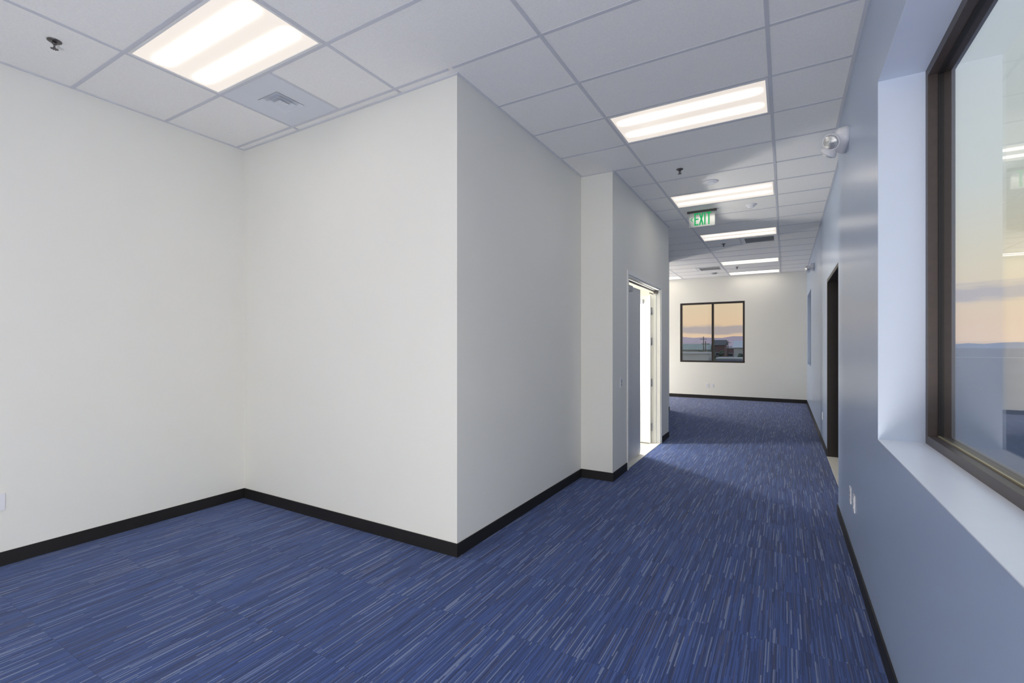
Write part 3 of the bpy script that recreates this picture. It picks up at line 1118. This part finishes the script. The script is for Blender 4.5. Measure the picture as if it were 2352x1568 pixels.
pts, hg = [], []
for i in range(60):
    a = math.radians(-50 + i * 1.0)
    pts.append((3000 * math.sin(a), 3000 * math.cos(a)))
    k_ = min(1, max(0, (59 - i) / 8))
    hg.append(k_ * (62) + 6 * math.sin(i * 0.7) + 3 * math.sin(i * 2.1 + 1) + random.uniform(-1.5, 1.5))
ridge('hills', M['hills'], pts, hg, 900, 'long hazy hill line beyond the town in the end window')
pts, hg = [], []
for i in range(80):
    a = math.radians(2 + i * 1.0)
    pts.append((1500 * math.sin(a), 1500 * math.cos(a)))
    hg.append(12 + 2.5 * math.sin(i * 0.9) + 2.5 * math.sin(i * 2.7) + random.uniform(-1.2, 1.2))
ridge('hills', M['hills2'], pts, hg, 300, 'low bluish tree line on the horizon in the big right window')


def building(label, px, dist, wid, dep, h, wm, rm, gable=False, nwin=4, cat='building'):
    x, y = dirpt(px, dist)
    r = thing('building', label, cat, (x, y, GZ))
    MB().box(-wid / 2, wid / 2, 0, dep, 0, h).build('wall', wm, r)
    if gable:
        MB().quadprism([(-wid / 2 - 0.4, -0.4, h), (-wid / 2 - 0.4, dep + 0.4, h), (-wid / 2 - 0.4, dep / 2, h + dep * 0.22)], (wid + 0.8, 0, 0)).build('roof', rm, r)
    else:
        MB().box(-wid / 2 - 0.15, wid / 2 + 0.15, -0.15, dep + 0.15, h, h + 0.35).build('roof', rm, r)
    for k in range(nwin):
        cx = -wid / 2 + (k + 0.5) * wid / nwin
        wn = MB().box(cx - 0.9, cx + 0.9, -0.06, 0.02, h * 0.45, h * 0.45 + 1.2).build('window', M['roof_p'], r)
        MB().box(cx - 0.8, cx + 0.8, -0.08, -0.05, h * 0.45 + 0.1, h * 0.45 + 1.1).build('pane', M['win_d'], wn)
    return r


building('long greenish warehouse on the left in the end window', 1592, 150, 9.0, 8, 5.2, M['b_green'], M['b_green'], True, 3)
building('pale low building with white wall in front of the greenish warehouse', 1590, 112, 7.0, 6, 4.6, M['b_pale'], M['roof_p'], False, 3)
building('dark red brick house right of the window mullion', 1650, 170, 3.6, 8, 6.6, M['b_red'], M['roof_d'], True, 1)
building('dark long building in the right pane of the end window', 1678, 190, 7.5, 14, 5.4, M['b_red'], M['roof_p'], False, 3)
building('pale gabled building at the right edge of the end window', 1704, 160, 4.5, 10, 5.8, M['b_pale'], M['roof_p'], True, 1)
building('flat bluish shed low in the right pane', 1690, 112, 7.6, 6, 3.5, simple('blue_shed', (0.14, 0.18, 0.30), 0.7, var=0.1, vscale=0.4), M['b_pale'], False, 4)


def pole(label, px, dist, h):
    x, y = dirpt(px, dist)
    r = thing('utility_pole', label, 'pole', (x, y, GZ))
    MB().lathe([(0.16, 0), (0.11, h)], seg=8).build('post', M['bark'], r)
    MB().box(-0.9, 0.9, -0.06, 0.06, h - 0.8, h - 0.65).build('crossarm', M['bark'], r)


pole('taller thin utility pole in the left pane of the end window', 1616, 142, 9.0)
pole('shorter thin utility pole just right of the taller one', 1620.5, 126, 7.6)
pole('utility pole above the dark building in the right pane', 1672, 185, 8.2)


def tree(label, px, dist, h, rad, conifer=False):
    x, y = dirpt(px, dist)
    r = thing('tree', label, 'tree', (x, y, GZ))
    MB().lathe([(rad * 0.12, 0), (rad * 0.08, h * 0.4)], seg=8).build('trunk', M['bark'], r)
    bm = bmesh.new()
    rng = random.Random(int(px * 10))
    if conifer:
        for k in range(7):
            t_ = k / 6
            mtx = Matrix.Translation((rng.uniform(-0.1, 0.1), 0, h * (0.18 + 0.74 * t_)))
            bmesh.ops.create_cone(bm, cap_ends=True, segments=10, radius1=rad * (1.05 - 0.85 * t_), radius2=0.02, depth=h * 0.26, matrix=mtx)
    else:
        for k in range(9):
            a = rng.uniform(0, 2 * PI)
            rr = rng.uniform(0, rad * 0.6)
            mtx = Matrix.Translation((rr * math.cos(a), rr * math.sin(a), h * rng.uniform(0.45, 0.85))) @ Matrix.Diagonal((1, 1, 0.8, 1))
            bmesh.ops.create_icosphere(bm, subdivisions=2, radius=rad * rng.uniform(0.4, 0.6), matrix=mtx)
    for v in bm.verts:
        v.co += Vector((rng.uniform(-1, 1), rng.uniform(-1, 1), rng.uniform(-1, 1))) * rad * 0.07
    me = bpy.data.meshes.new('crown')
    bm.to_mesh(me)
    bm.free()
    me.materials.append(M['leaf'])
    o = bpy.data.objects.new('crown', me)
    C.objects.link(o)
    o.parent = r


tree('tall dark conifer behind the window mullion', 1638, 130, 8.8, 1.25, True)
tree('rounded tree beside the greenish warehouse', 1613, 135, 5.6, 1.3)
tree('low dark tree at the far right of the end window', 1700, 140, 5.2, 1.2)
tree('dark tree between the brick house and the long building', 1657, 150, 5.6, 1.0)

x, y = dirpt(1650, 105)
r = thing('parked_van', 'white van parked at the foot of the right pane', 'van', (x, y - 6, GZ))
mb = MB()
mb.quadprism([(-1.9, -0.8, 0.35), (-1.9, -0.8, 1.75), (0.7, -0.8, 1.8), (1.2, -0.8, 1.1), (1.9, -0.8, 0.95), (1.95, -0.8, 0.35)], (0, 1.6, 0))
mb.build('body', M['white_metal'], r)
MB().quadprism([(0.1, -0.82, 1.1), (0.1, -0.82, 1.65), (0.65, -0.82, 1.65), (1.05, -0.82, 1.1)], (0, 1.64, 0)).build('side_glass', M['win_d'], r)
for wx in (-1.2, 1.2):
    MB().lathe([(0.34, -0.85), (0.34, 0.85)], axis='Y', c=(wx, 0, 0.34), seg=16).build('wheel', M['black_gap'], r)
struct(box('road', M['road'], -300, 300, 345, 353, GZ, GZ + 0.03), 'thin pale road line across the dusky ground outside', 'road')
